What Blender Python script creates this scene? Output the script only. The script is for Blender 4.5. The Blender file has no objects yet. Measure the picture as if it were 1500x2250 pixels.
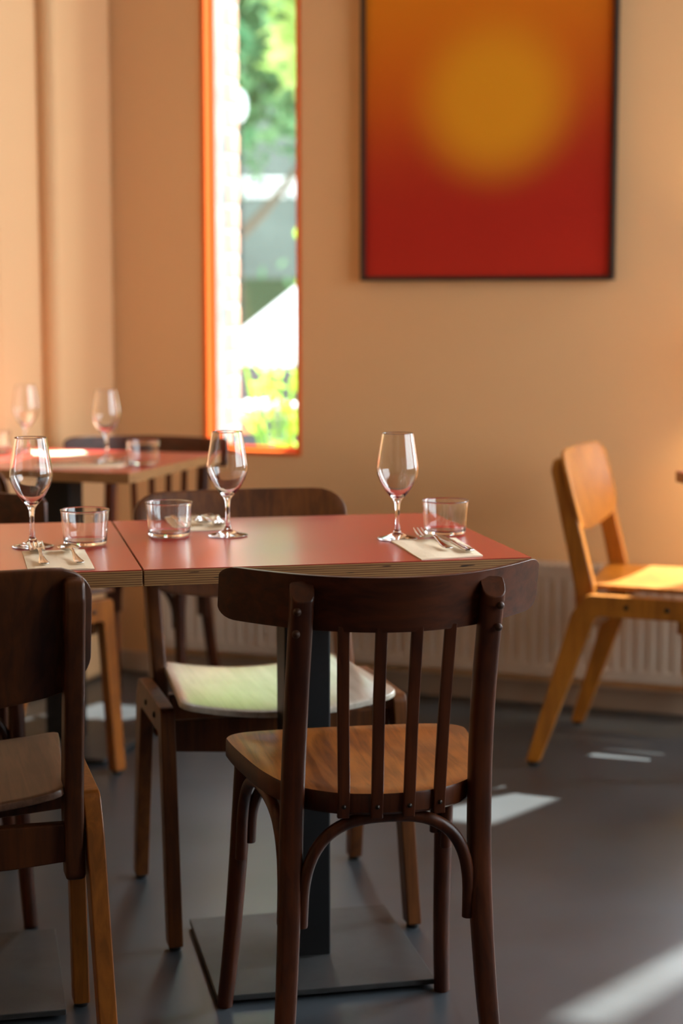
import bpy, bmesh, math, random
from mathutils import Vector, Matrix
random.seed(7)
C = bpy.context.scene.collection
PI = math.pi
# ------------------------------------------------------------------ camera
cam = bpy.data.objects.new('camera', bpy.data.cameras.new('camera')); C.objects.link(cam)
cam.location = (0, 0, 1.145)
PITCH = math.atan((1125-665)/3800)
cam.rotation_euler = (PI/2-PITCH, 0, 0)
cam.data.sensor_fit = 'HORIZONTAL'; cam.data.sensor_width = 36
cam.data.lens = 3800/1500*36
cam.data.clip_start = .05; cam.data.clip_end = 200
cam.data.dof.use_dof = True; cam.data.dof.focus_distance = 2.58; cam.data.dof.aperture_fstop = 4.2
bpy.context.scene.camera = cam
vs = bpy.context.scene.view_settings
vs.view_transform = 'Standard'; vs.look = 'None'; vs.gamma = 1; vs.exposure = 0.2
vs.use_curve_mapping = False
# ------------------------------------------------------------------ world, sun, window light
w = bpy.data.worlds.new('world'); bpy.context.scene.world = w; w.use_nodes = True
bg = w.node_tree.nodes['Background']
bg.inputs[0].default_value = (.80, .90, 1.0, 1); bg.inputs[1].default_value = 6.5
TH = math.radians(20)
WD = Vector((math.cos(TH), -math.sin(TH), 0)); WN = Vector((-math.sin(TH), -math.cos(TH), 0)); W0 = Vector((.24, 5.0, 0))
def W(s, n, z): return W0+WD*s+WN*n+Vector((0, 0, z))          # wall frame: s along back wall, n into the room
def sun_dir(az, el): return Vector((az[0]*math.cos(el), az[1]*math.cos(el), -math.sin(el)))
sun = bpy.data.objects.new('sun', bpy.data.lights.new('sun', 'SUN')); C.objects.link(sun)
sun.data.energy = 24.0; sun.data.angle = math.radians(.9); sun.data.color = (1, .95, .86)
sun.rotation_euler = sun_dir((-.654, -.757), math.radians(57)).to_track_quat('-Z', 'Y').to_euler()
sun.location = (3, 8, 5)
def area(name, loc, target, sx, sy, e, col):
    l = bpy.data.objects.new(name, bpy.data.lights.new(name, 'AREA')); C.objects.link(l)
    l.data.shape = 'RECTANGLE'; l.data.size = sx; l.data.size_y = sy; l.data.energy = e; l.data.color = col
    l.location = loc; l.rotation_euler = (Vector(target)-Vector(loc)).to_track_quat('-Z', 'Y').to_euler()
    return l
area('daylight_side_window', W(2.83, 1.9, 1.5), W(0, 2.1, .9), 1.6, 1.5, 9, (1, .96, .90))
area('daylight_back_window', W(2.3, .03, 1.75), W(1.3, 3, .6), .8, 1.9, 84, (.86, .94, 1))
area('front_fill_light', W(2.2, 6.2, 1.6), W(0, 0, 1.3), 1.6, 1.5, 2, (1, .90, .75))  # soft fill added from the camera side; no window in that wall
# ------------------------------------------------------------------ materials
def new_mat(name):
    m = bpy.data.materials.new(name); m.use_nodes = True
    return m, m.node_tree, m.node_tree.nodes['Principled BSDF']
def plain(name, col, rough=.5, metal=0, spec=.5, coat=0, bump=0, bscale=80, var=0, vscale=6):
    m, t, p = new_mat(name)
    p.inputs['Base Color'].default_value = (*col, 1); p.inputs['Roughness'].default_value = rough
    p.inputs['Metallic'].default_value = metal; p.inputs['Specular IOR Level'].default_value = spec
    p.inputs['Coat Weight'].default_value = coat; p.inputs['Coat Roughness'].default_value = .2
    if var or bump:
        tc = t.nodes.new('ShaderNodeTexCoord'); nz = t.nodes.new('ShaderNodeTexNoise')
        t.links.new(tc.outputs['Object'], nz.inputs['Vector'])
        nz.inputs['Scale'].default_value = vscale if var else bscale; nz.inputs['Detail'].default_value = 6
        if var:
            r = t.nodes.new('ShaderNodeValToRGB')
            r.color_ramp.elements[0].position = .3; r.color_ramp.elements[1].position = .7
            r.color_ramp.elements[0].color = (*[c*(1-var) for c in col], 1)
            r.color_ramp.elements[1].color = (*[min(1, c*(1+var)) for c in col], 1)
            t.links.new(nz.outputs['Fac'], r.inputs[0]); t.links.new(r.outputs[0], p.inputs['Base Color'])
        if bump:
            n2 = t.nodes.new('ShaderNodeTexNoise'); n2.inputs['Scale'].default_value = bscale; n2.inputs['Detail'].default_value = 4
            t.links.new(tc.outputs['Object'], n2.inputs['Vector'])
            b = t.nodes.new('ShaderNodeBump'); b.inputs['Strength'].default_value = bump; b.inputs['Distance'].default_value = .002
            t.links.new(n2.outputs['Fac'], b.inputs['Height']); t.links.new(b.outputs[0], p.inputs['Normal'])
    return m
def wood(name, dark, light, rough=.35, grain=(1, 1, .06), scale=60, coat=.25, spec=.5, bump=.15):
    m, t, p = new_mat(name)
    tc = t.nodes.new('ShaderNodeTexCoord'); mp = t.nodes.new('ShaderNodeMapping'); mp.inputs['Scale'].default_value = grain
    nz = t.nodes.new('ShaderNodeTexNoise'); nz.inputs['Scale'].default_value = scale; nz.inputs['Detail'].default_value = 8
    nz.inputs['Roughness'].default_value = .6; nz.inputs['Distortion'].default_value = .6
    t.links.new(tc.outputs['Object'], mp.inputs[0]); t.links.new(mp.outputs[0], nz.inputs['Vector'])
    n2 = t.nodes.new('ShaderNodeTexNoise'); n2.inputs['Scale'].default_value = 7; n2.inputs['Detail'].default_value = 3
    t.links.new(tc.outputs['Object'], n2.inputs['Vector'])
    mx = t.nodes.new('ShaderNodeMath'); mx.operation = 'MULTIPLY_ADD'; mx.inputs[1].default_value = .6
    ml = t.nodes.new('ShaderNodeMath'); ml.operation = 'MULTIPLY'; ml.inputs[1].default_value = .4
    t.links.new(n2.outputs['Fac'], ml.inputs[0]); t.links.new(nz.outputs['Fac'], mx.inputs[0]); t.links.new(ml.outputs[0], mx.inputs[2])
    r = t.nodes.new('ShaderNodeValToRGB'); r.color_ramp.elements[0].position = .41; r.color_ramp.elements[1].position = .59
    r.color_ramp.elements[0].color = (*dark, 1); r.color_ramp.elements[1].color = (*light, 1)
    t.links.new(mx.outputs[0], r.inputs[0]); t.links.new(r.outputs[0], p.inputs['Base Color'])
    p.inputs['Roughness'].default_value = rough; p.inputs['Coat Weight'].default_value = coat; p.inputs['Coat Roughness'].default_value = .22
    p.inputs['Specular IOR Level'].default_value = spec
    if bump:
        b = t.nodes.new('ShaderNodeBump'); b.inputs['Strength'].default_value = bump; b.inputs['Distance'].default_value = .001
        t.links.new(nz.outputs['Fac'], b.inputs['Height']); t.links.new(b.outputs[0], p.inputs['Normal'])
    return m
def ply_edge(name):
    m, t, p = new_mat(name)
    tc = t.nodes.new('ShaderNodeTexCoord'); sp = t.nodes.new('ShaderNodeSeparateXYZ'); t.links.new(tc.outputs['Object'], sp.inputs[0])
    nz = t.nodes.new('ShaderNodeTexNoise'); nz.inputs['Scale'].default_value = 1; nz.inputs['Detail'].default_value = 3
    mp = t.nodes.new('ShaderNodeMapping'); mp.inputs['Scale'].default_value = (14, 14, 900); t.links.new(tc.outputs['Object'], mp.inputs[0]); t.links.new(mp.outputs[0], nz.inputs['Vector'])
    a = t.nodes.new('ShaderNodeMath'); a.operation = 'MULTIPLY'; a.inputs[1].default_value = 2*PI/.0036; t.links.new(sp.outputs[2], a.inputs[0])
    s = t.nodes.new('ShaderNodeMath'); s.operation = 'SINE'; t.links.new(a.outputs[0], s.inputs[0])
    k = t.nodes.new('ShaderNodeMath'); k.operation = 'MULTIPLY_ADD'; k.inputs[1].default_value = .22; t.links.new(s.outputs[0], k.inputs[0]); t.links.new(nz.outputs['Fac'], k.inputs[2])
    r = t.nodes.new('ShaderNodeValToRGB'); r.color_ramp.elements[0].position = .28; r.color_ramp.elements[1].position = .68
    r.color_ramp.elements[0].color = (.19, .070, .020, 1); r.color_ramp.elements[1].color = (.48, .245, .09, 1)
    t.links.new(k.outputs[0], r.inputs[0])
    # dark voids in the layers
    n3 = t.nodes.new('ShaderNodeTexNoise'); n3.inputs['Scale'].default_value = 1; n3.inputs['Detail'].default_value = 1
    m3 = t.nodes.new('ShaderNodeMapping'); m3.inputs['Scale'].default_value = (22, 22, 330); m3.inputs['Location'].default_value = (3.1, .4, 1.7)
    t.links.new(tc.outputs['Object'], m3.inputs[0]); t.links.new(m3.outputs[0], n3.inputs['Vector'])
    r3 = t.nodes.new('ShaderNodeValToRGB'); r3.color_ramp.elements[0].position = .70; r3.color_ramp.elements[1].position = .73
    r3.color_ramp.elements[0].color = (1, 1, 1, 1); r3.color_ramp.elements[1].color = (.07, .04, .03, 1)
    t.links.new(n3.outputs['Fac'], r3.inputs[0])
    mm = t.nodes.new('ShaderNodeMix'); mm.data_type = 'RGBA'; mm.blend_type = 'MULTIPLY'; mm.inputs[0].default_value = 1
    t.links.new(r.outputs[0], mm.inputs[6]); t.links.new(r3.outputs[0], mm.inputs[7]); t.links.new(mm.outputs[2], p.inputs['Base Color'])
    p.inputs['Roughness'].default_value = .55
    return m
def pane_mat():
    m = bpy.data.materials.new('window_glass'); m.use_nodes = True; t = m.node_tree; t.nodes.clear()
    o = t.nodes.new('ShaderNodeOutputMaterial'); tr = t.nodes.new('ShaderNodeBsdfTransparent'); tr.inputs[0].default_value = (.93, .96, .95, 1)
    g = t.nodes.new('ShaderNodeBsdfGlossy'); g.inputs['Roughness'].default_value = .02; 
    x = t.nodes.new('ShaderNodeMixShader'); x.inputs[0].default_value = .04; t.links.new(tr.outputs[0], x.inputs[1]); t.links.new(g.outputs[0], x.inputs[2]); t.links.new(x.outputs[0], o.inputs[0])
    return m
def glass_mat():
    m, t, p = new_mat('clear_glass')
    p.inputs['Base Color'].default_value = (1, 1, 1, 1); p.inputs['Roughness'].default_value = .0
    p.inputs['Transmission Weight'].default_value = 1; p.inputs['IOR'].default_value = 1.5
    return m
def leaf_mat(name, c1, c2, tl=.5):
    m = bpy.data.materials.new(name); m.use_nodes = True; t = m.node_tree; t.nodes.clear()
    o = t.nodes.new('ShaderNodeOutputMaterial'); d = t.nodes.new('ShaderNodeBsdfDiffuse'); tr = t.nodes.new('ShaderNodeBsdfTranslucent')
    tc = t.nodes.new('ShaderNodeTexCoord'); nz = t.nodes.new('ShaderNodeTexNoise'); nz.inputs['Scale'].default_value = 2.2
    t.links.new(tc.outputs['Object'], nz.inputs['Vector'])
    r = t.nodes.new('ShaderNodeValToRGB'); r.color_ramp.elements[0].position = .35; r.color_ramp.elements[1].position = .65
    r.color_ramp.elements[0].color = (*c1, 1); r.color_ramp.elements[1].color = (*c2, 1); t.links.new(nz.outputs['Fac'], r.inputs[0])
    t.links.new(r.outputs[0], d.inputs[0]); t.links.new(r.outputs[0], tr.inputs[0])
    x = t.nodes.new('ShaderNodeMixShader'); x.inputs[0].default_value = tl
    t.links.new(d.outputs[0], x.inputs[1]); t.links.new(tr.outputs[0], x.inputs[2]); t.links.new(x.outputs[0], o.inputs[0])
    return m
def painting_mat():
    # printed canvas: object space x (width, centred) and z (height from bottom edge), metres
    m, t, p = new_mat('sunset_canvas'); N = t.nodes; L = t.links
    tc = N.new('ShaderNodeTexCoord'); sp = N.new('ShaderNodeSeparateXYZ'); L.new(tc.outputs['Object'], sp.inputs[0])
    r = N.new('ShaderNodeValToRGB'); cr = r.color_ramp; cr.interpolation = 'B_SPLINE'
    cols = [(0, (.50, .026, .012)), (.18, (.43, .018, .010)), (.36, (.46, .030, .010)), (.52, (.60, .10, .007)), (.75, (.72, .20, .007)), (1, (.80, .27, .009))]
    cr.elements[0].position = 0; cr.elements[0].color = (*cols[0][1], 1); cr.elements[1].position = 1; cr.elements[1].color = (*cols[-1][1], 1)
    for q, c in cols[1:-1]:
        e = cr.elements.new(q); e.color = (*c, 1)
    # diagonal lean of the bands: lower on the left
    a = N.new('ShaderNodeMath'); a.operation = 'MULTIPLY_ADD'; a.inputs[1].default_value = -.12; L.new(sp.outputs[0], a.inputs[0]); L.new(sp.outputs[2], a.inputs[2])
    L.new(a.outputs[0], r.inputs[0])
    v = N.new('ShaderNodeVectorMath'); v.operation = 'DISTANCE'; v.inputs[1].default_value = (.022, 0, .50)
    cx = N.new('ShaderNodeCombineXYZ'); L.new(sp.outputs[0], cx.inputs[0]); L.new(sp.outputs[2], cx.inputs[2]); L.new(cx.outputs[0], v.inputs[0])
    g = N.new('ShaderNodeMapRange'); g.interpolation_type = 'SMOOTHERSTEP'; g.inputs['From Min'].default_value = .07; g.inputs['From Max'].default_value = .31
    g.inputs['To Min'].default_value = .92; g.inputs['To Max'].default_value = 0; L.new(v.outputs['Value'], g.inputs['Value'])
    mx = N.new('ShaderNodeMix'); mx.data_type = 'RGBA'; L.new(g.outputs[0], mx.inputs[0]); L.new(r.outputs[0], mx.inputs[6]); mx.inputs[7].default_value = (.80, .34, .012, 1)
    L.new(mx.outputs[2], p.inputs['Base Color']); p.inputs['Roughness'].default_value = .6; p.inputs['Specular IOR Level'].default_value = .2
    return m
M = dict(
 wall=plain('peach_plaster', (.80, .49, .245), .75, spec=.25, bump=.12, bscale=140),
 ceil=plain('ceiling_paint', (.30, .22, .15), .8),
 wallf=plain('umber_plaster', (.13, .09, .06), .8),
 floor=plain('dark_screed', (.034, .041, .049), .35, spec=1, bump=.05, bscale=220, var=.30, vscale=3.5),
 skirt=plain('skirting_paint', (.46, .32, .22), .5),
 red=plain('red_frame_paint', (.80, .125, .006), .7, spec=.12),
 grey=plain('grey_render', (.21, .225, .215), .8, var=.2, vscale=14),
 brick=plain('brick', (.55, .27, .18), .85, var=.15, vscale=20), mortar=plain('mortar', (.7, .67, .62), .9),
 rad=plain('radiator_enamel', (.60, .47, .36), .35), black=plain('black_powder_coat', (.009, .009, .010), .5, spec=.3, bump=.1, bscale=600),
 plate=plain('base_plate_steel', (.040, .040, .040), .40, bump=.3, bscale=500, var=.2, vscale=30),
 lam=plain('red_laminate', (.48, .026, .015), .31, spec=.7, coat=.6, bump=.03, bscale=900),
 ply=ply_edge('plywood_edge'),
 bent=wood('dark_beech', (.034, .0070, .0015), (.080, .0175, .0038), .38, coat=.05, spec=.3),
 bentrail=wood('dark_beech_rail', (.034, .0070, .0015), (.080, .0175, .0038), .38, grain=(.05, 1, 1), coat=.05, spec=.3),
 bentseat=wood('worn_beech_seat', (.13, .034, .006), (.38, .115, .019), .33, grain=(.9, .06, 1), scale=70, coat=.6),
 brown=wood('brown_beech', (.070, .019, .0035), (.15, .044, .0075), .42, coat=.05, spec=.3),
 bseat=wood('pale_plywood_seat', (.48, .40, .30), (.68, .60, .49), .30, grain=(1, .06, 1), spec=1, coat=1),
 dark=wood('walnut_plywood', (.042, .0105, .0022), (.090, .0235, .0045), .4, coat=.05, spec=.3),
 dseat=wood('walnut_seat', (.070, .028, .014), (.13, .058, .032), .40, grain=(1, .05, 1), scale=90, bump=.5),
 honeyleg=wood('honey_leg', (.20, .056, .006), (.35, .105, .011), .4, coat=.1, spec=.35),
 honey=wood('honey_beech', (.30, .100, .009), (.46, .165, .015), .36, coat=.15),
 screw=plain('screw', (.03, .022, .018), .4, metal=.7), dot=plain('bolt_cap', (.045, .014, .005), .5, spec=.3),
 rubber=plain('rubber', (.01, .01, .01), .7),
 steel=plain('polished_steel', (.62, .60, .57), .16, metal=1), napkin=plain('cream_napkin', (.95, .78, .56), .85, bump=.2, bscale=260),
 glass=glass_mat(), pane=pane_mat(), canvas=painting_mat(), frame=plain('black_wood_frame', (.018, .008, .005), .45),
 shade=leaf_mat('lamp_shade', (.85, .75, .6), (.85, .75, .6), .85),
 white=plain('white_paint', (.85, .87, .88), .4), car_glass=plain('car_glass', (.03, .04, .05), .1), tyre=plain('tyre', (.02, .02, .02), .8),
 paving=plain('paving', (.42, .41, .40), .9, var=.15, vscale=3), facade=plain('facade', (.10, .12, .10), .85, var=.2, vscale=1.5), bark=plain('bark', (.12, .09, .06), .9),
 leafd=leaf_mat('leaf_green', (.09, .23, .11), (.24, .41, .20), .5), leafl=leaf_mat('leaf_light', (.30, .46, .12), (.52, .62, .22), .55),
 leafb=leaf_mat('leaf_bright', (.28, .50, .05), (.50, .68, .11), .6), redp=plain('red_metal', (.62, .07, .04), .4), terra=plain('planter', (.35, .15, .09), .8),
)
# ------------------------------------------------------------------ mesh helpers
def mesh(name, verts, faces, mat, parent=None, smooth=False, mats=None, fm=None):
    me = bpy.data.meshes.new(name); me.from_pydata([tuple(v) for v in verts], [], faces)
    for m_ in (mats or [mat]): me.materials.append(m_)
    if fm:
        for p_, k in zip(me.polygons, fm): p_.material_index = k
    if smooth:
        for p_ in me.polygons: p_.use_smooth = True
    me.update()
    o = bpy.data.objects.new(name, me); C.objects.link(o)
    if parent: o.parent = parent
    return o
def from_bm(name, bm, mat, parent=None, smooth=False):
    bmesh.ops.recalc_face_normals(bm, faces=bm.faces)
    me = bpy.data.meshes.new(name); bm.to_mesh(me); bm.free(); me.materials.append(mat)
    if smooth:
        for p_ in me.polygons: p_.use_smooth = True
    o = bpy.data.objects.new(name, me); C.objects.link(o)
    if parent: o.parent = parent
    return o
def bevel(o, wd, seg=2, ang=35):
    b = o.modifiers.new('bevel', 'BEVEL'); b.width = wd; b.segments = seg; b.limit_method = 'ANGLE'; b.angle_limit = math.radians(ang)
    for p_ in o.data.polygons: p_.use_smooth = True
    n = o.modifiers.new('wn', 'WEIGHTED_NORMAL'); n.keep_sharp = False
    return o
def bm_box(bm, lo, hi, mtx=None):
    vs_ = [bm.verts.new((x, y, z)) for z in (lo[2], hi[2]) for y in (lo[1], hi[1]) for x in (lo[0], hi[0])]
    for f in ((0, 2, 3, 1), (4, 5, 7, 6), (0, 1, 5, 4), (2, 6, 7, 3), (0, 4, 6, 2), (1, 3, 7, 5)): bm.faces.new([vs_[i] for i in f])
    if mtx: bmesh.ops.transform(bm, matrix=mtx, verts=vs_)
def box(name, lo, hi, mat, parent=None, bv=0, mtx=None):
    bm = bmesh.new(); bm_box(bm, lo, hi, mtx); o = from_bm(name, bm, mat, parent)
    return bevel(o, bv) if bv else o
def catmull(pts, n=6, closed=False):
    pts = [Vector(p) for p in pts]; out = []; N = len(pts)
    rng = range(N if closed else N-1)
    for i in rng:
        g = (lambda k: pts[k % N]) if closed else (lambda k: pts[min(max(k, 0), N-1)])
        p0, p1, p2, p3 = g(i-1), g(i), g(i+1), g(i+2)
        for j in range(n):
            t = j/n
            out.append(.5*((2*p1)+(p2-p0)*t+(2*p0-5*p1+4*p2-p3)*t*t+(3*p1-p0-3*p2+p3)*t**3))
    if not closed: out.append(pts[-1])
    return out
def tube_bm(bm, pts, rad, seg=14, up=Vector((0, 1, 0)), sx=1, sy=1, sq=2.0):
    """sweep; rad = number or list; sx, sy scale the section; sq>2 squares it"""
    n = len(pts); rings = []
    for i, p in enumerate(pts):
        tg = (pts[min(i+1, n-1)]-pts[max(i-1, 0)]).normalized()
        a = tg.cross(up)
        a = a.normalized() if a.length > 1e-5 else Vector((1, 0, 0))
        b = a.cross(tg).normalized(); r = rad[i] if isinstance(rad, (list, tuple)) else rad
        ring = []
        for k in range(seg):
            t = 2*PI*k/seg; c, s = math.cos(t), math.sin(t)
            c = math.copysign(abs(c)**(2/sq), c); s = math.copysign(abs(s)**(2/sq), s)
            ring.append(bm.verts.new(p+a*(c*r*sx)+b*(s*r*sy)))
        rings.append(ring)
    for i in range(n-1):
        for k in range(seg):
            bm.faces.new((rings[i][k], rings[i][(k+1) % seg], rings[i+1][(k+1) % seg], rings[i+1][k]))
    bm.faces.new(rings[0][::-1]); bm.faces.new(rings[-1])
def tube(name, pts, rad, mat, parent=None, **kw):
    bm = bmesh.new(); tube_bm(bm, [Vector(p) for p in pts], rad, **kw)
    o = from_bm(name, bm, mat, parent, True); bevel(o, .002, 2, 60); return o
def round_poly(pts, radii, seg=5):
    out = []; n = len(pts)
    for i in range(n):
        p = Vector(pts[i]); a = (Vector(pts[i-1])-p); b = (Vector(pts[(i+1) % n])-p)
        r = radii[i] if isinstance(radii, (list, tuple)) else radii
        if r <= 0: out.append(p); continue
        an = a.angle(b); d = min(r/math.tan(an/2), a.length*.48, b.length*.48)
        q0 = p+a.normalized()*d; q1 = p+b.normalized()*d
        for k in range(seg+1):
            t = k/seg; out.append(q0.lerp(p, t).lerp(p.lerp(q1, t), t))
    return out
def prism_x(name, poly, x0, x1, mat, parent=None, bv=.003):
    """poly in (y, z), extruded along x"""
    n = len(poly); v = [(x0, p[0], p[1]) for p in poly]+[(x1, p[0], p[1]) for p in poly]
    f = [list(range(n)), list(range(2*n-1, n-1, -1))]+[(i, n+i, n+(i+1) % n, (i+1) % n) for i in range(n)]
    bm = bmesh.new(); bv_ = [bm.verts.new(q) for q in v]
    for q in f: bm.faces.new([bv_[i] for i in q])
    o = from_bm(name, bm, mat, parent); return bevel(o, bv)
def lathe(name, prof, mat, parent=None, seg=48, loc=(0, 0, 0)):
    v = []; f = []; n = len(prof)
    idx = []
    for r, z in prof:
        if r < 1e-6: idx.append([len(v)]); v.append((loc[0], loc[1], z+loc[2]))
        else:
            idx.append(list(range(len(v), len(v)+seg)))
            v += [(loc[0]+r*math.cos(2*PI*k/seg), loc[1]+r*math.sin(2*PI*k/seg), z+loc[2]) for k in range(seg)]
    for i in range(n-1):
        a, b = idx[i], idx[i+1]
        for k in range(seg):
            k2 = (k+1) % seg
            if len(a) == 1 and len(b) == 1: continue
            if len(a) == 1: f.append((a[0], b[k2], b[k]))
            elif len(b) == 1: f.append((a[k], a[k2], b[0]))
            else: f.append((a[k], a[k2], b[k2], b[k]))
    bm = bmesh.new(); bvs = [bm.verts.new(q) for q in v]
    for q in f: bm.faces.new([bvs[i] for i in q])
    return from_bm(name, bm, mat, parent, True)
def tag(o, label, cat, group=None):
    o['label'] = label; o['category'] = cat
    if group: o['group'] = group
    return o
def thing(name, label, cat, loc=(0, 0, 0), rz=0, group=None):
    o = bpy.data.objects.new(name, None); C.objects.link(o); o.empty_display_size = .1
    o.location = loc; o.rotation_euler = (0, 0, rz)
    return tag(o, label, cat, group)
def struct(o): o['kind'] = 'structure'; return o
def wmat(): return Matrix(((WD.x, WN.x, 0, W0.x), (WD.y, WN.y, 0, W0.y), (0, 0, 1, 0), (0, 0, 0, 1)))
WM = wmat()
def wbox(bm, s0, s1, n0, n1, z0, z1): bm_box(bm, (s0, n0, z0), (s1, n1, z1), WM)
# ------------------------------------------------------------------ room shell
CEIL = 3.75; S0, S1, NF = -.99, 2.95, 6.8
bm = bmesh.new(); wbox(bm, -2.6, S1+.1, -.06, NF, -.1, 0); struct(from_bm('floor', bm, M['floor']))
bm = bmesh.new(); wbox(bm, -2.6, S1+.1, -.06, NF, CEIL, CEIL+.1); struct(from_bm('ceiling', bm, M['ceil']))
wins = [(-.688, -.391, .70, 3.1), (.80, 1.005, .72, 2.05), (1.71, 1.83, .72, 3.65), (1.92, 2.72, .72, 2.72)]
def wall_with_openings(name, ops, a0, a1, zt, put, mat):
    bm = bmesh.new(); x = a0
    for (p, q, z0, z1) in sorted(ops):
        put(bm, x, p, 0, zt); put(bm, p, q, 0, z0); put(bm, p, q, z1, zt); x = q
    put(bm, x, a1, 0, zt); return struct(from_bm(name, bm, mat))
wall_with_openings('wall_back', wins, S0-.12, S1+.1, CEIL, lambda b, p, q, z0, z1: wbox(b, p, q, -.06, 0, z0, z1), M['wall'])
# left wall: a pier beside the corner, then a recess
bm = bmesh.new()
wbox(bm, S0-.28, S0, 0, .375, 0, CEIL)
struct(bevel(from_bm('wall_left', bm, M['wall']), .03, 4))
bm = bmesh.new(); wbox(bm, S0-.28, S0-.04, .375, .62, 0, CEIL); wbox(bm, S0-.28, S0-.03, .62, NF, 0, CEIL)
struct(bevel(from_bm('wall_left_recess', bm, M['wall']), .02, 3))
wall_with_openings('wall_right', [(.5, 2.9, .75, 2.4)], 0, NF, CEIL, lambda b, p, q, z0, z1: wbox(b, S1, S1+.1, p, q, z0, z1), M['wallf'])
bm = bmesh.new(); wbox(bm, -2.6, S1+.1, NF, NF+.1, 0, CEIL); struct(from_bm('wall_front', bm, M['wallf']))
bm = bmesh.new(); wbox(bm, S0, S1, 0, .014, 0, .065); struct(bevel(from_bm('baseboard_back', bm, M['skirt']), .004))
# window 1, the one in view: red lining, pane, grey render reveal
def window(n, s0, s1, z0, z1, fw=.010, dep=.056):
    root = bpy.data.objects.new('window_%d' % n, None); C.objects.link(root); struct(root)
    e = .008
    for (a, b, c, d) in ((s0-e, s0+.004, z0-e, z1+e), (s1-.004, s1+e, z0-e, z1+e), (s0, s1, z0-e, z0+.004), (s0, s1, z1-.004, z1+e)):
        bm = bmesh.new(); wbox(bm, a, b, -dep-.002, .006, c, d); bevel(from_bm('frame_board', bm, M['red'], root), .0015)
    for (a, b, c, d) in ((s0+.004, s0+.010, z0+.004, z1-.004), (s1-.012, s1-.004, z0+.004, z1-.004), (s0+.01, s1-.01, z0+.004, z0+.014), (s0+.01, s1-.01, z1-.016, z1-.004)):
        bm = bmesh.new(); wbox(bm, a, b, -dep+.002, -dep+.016, c, d); from_bm('glazing_bead', bm, M['red'], root)
    bm = bmesh.new(); wbox(bm, s0+.006, s1-.006, -dep+.006, -dep+.010, z0+.006, z1-.006); from_bm('pane', bm, M['pane'], root)
    return root
window(1, *wins[0]); window(2, *wins[1]); window(3, *wins[2]); window(5, *wins[3])
bm = bmesh.new(); a, b, c, d = wins[0]
wbox(bm, a-.5, a, -.156, -.062, 0, 3.7); wbox(bm, b, b+.5, -.156, -.062, 0, 3.7); wbox(bm, a, b, -.156, -.062, -.1, c-.02); wbox(bm, a, b, -.156, -.062, d, 3.7)
struct(from_bm('trim_1', bm, M['grey']))
# side daylight window
r4 = bpy.data.objects.new('window_4', None); C.objects.link(r4); struct(r4)
for (p, q, z0, z1) in ((.5, .56, .75, 2.4), (1.67, 1.73, .75, 2.4), (2.84, 2.9, .75, 2.4), (.56, 2.84, .75, .81), (.56, 2.84, 2.34, 2.4)):
    bm = bmesh.new(); wbox(bm, S1+.02, S1+.08, p, q, z0, z1); from_bm('frame_board', bm, M['red'], r4)
bm = bmesh.new(); wbox(bm, S1+.045, S1+.05, .56, 2.84, .81, 2.34); from_bm('pane', bm, M['pane'], r4)
# brick pier on the left of the window, outside
pier = thing('brick_pier', 'narrow pinkish brick pier standing just outside the tall window', 'pier', W(a-.11, -.21, 0))
pier.rotation_euler = (0, 0, -TH)
box('mortar_core', (-.108, -.045, 0), (.105, .05, 3.7), M['mortar'], pier)
bm0 = None
for k in range(48):
    z = .004+k*.076
    if bm0 is None:
        bb = box('brick', (-.109, -.047, 0), (.1105, .048, .062), M['brick'], pier); bevel(bb, .003, 1); bm0 = bb; bb.location = (0, 0, z)
    else:
        bb = bm0.copy(); C.objects.link(bb); bb.location = (random.uniform(-.001, .0015), 0, z)
# ------------------------------------------------------------------ painting
pw = .735; ps = .181; pt = thing('framed_picture', 'large orange and red sunburst picture in a thin black frame hanging on back wall', 'picture', W(ps, 0, 1.207), -TH)
ph = .98; fw = .012
box('canvas', (-pw/2+fw, -.022, fw), (pw/2-fw, -.004, ph-fw), M['canvas'], pt)
for lo, hi in (((-pw/2, -.034, 0), (-pw/2+fw, -.001, ph)), ((pw/2-fw, -.034, 0), (pw/2, -.001, ph)), ((-pw/2+fw, -.034, 0), (pw/2-fw, -.001, fw)), ((-pw/2+fw, -.034, ph-fw), (pw/2-fw, -.001, ph))):
    box('frame_rail', lo, hi, M['frame'], pt, .001)
# ------------------------------------------------------------------ radiator (local x along wall, y into the room is -y)
ra = thing('radiator', 'long low ribbed panel radiator along the foot of back wall', 'radiator', W(-.80, .02, 0), -TH)
RL = 2.05; z0, z1 = .105, .415
prof = []; x = .02
prof.append((0, -.085)); prof.append((.02, -.085))
while x < RL-.05:
    prof += [(x+.008, -.085), (x+.012, -.081), (x+.021, -.081), (x+.025, -.085)]; x += .0333
prof += [(RL-.02, -.085), (RL, -.085)]
v = []; f = []; np_ = len(prof)
zs = [z0, z0+.028, z0+.034, z1-.040, z1-.034, z1]
for zi, z in enumerate(zs):
    flat = zi in (0, 1, 4, 5)
    v += [(px, -.085 if flat else py, z) for px, py in prof]
for zi in range(len(zs)-1):
    for i in range(np_-1):
        f.append((zi*np_+i, zi*np_+i+1, (zi+1)*np_+i+1, (zi+1)*np_+i))
mesh('front_panel', v, f, M['rad'], ra)
box('rear_panel', (.01, -.02, z0), (RL-.01, -.012, z1), M['rad'], ra)
box('side_cover', (-.004, -.088, z0-.002), (.004, -.008, z1+.004), M['rad'], ra, .001); box('side_cover', (RL-.004, -.088, z0-.002), (RL+.004, -.008, z1+.004), M['rad'], ra, .001)
box('bottom_channel', (.004, -.083, z0-.001), (RL-.004, -.022, z0+.01), M['rad'], ra)
bm = bmesh.new()
for k in range(int(RL/.02)-1): bm_box(bm, (.012+k*.02, -.082, z1-.004), (.016+k*.02, -.022, z1+.002))
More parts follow.
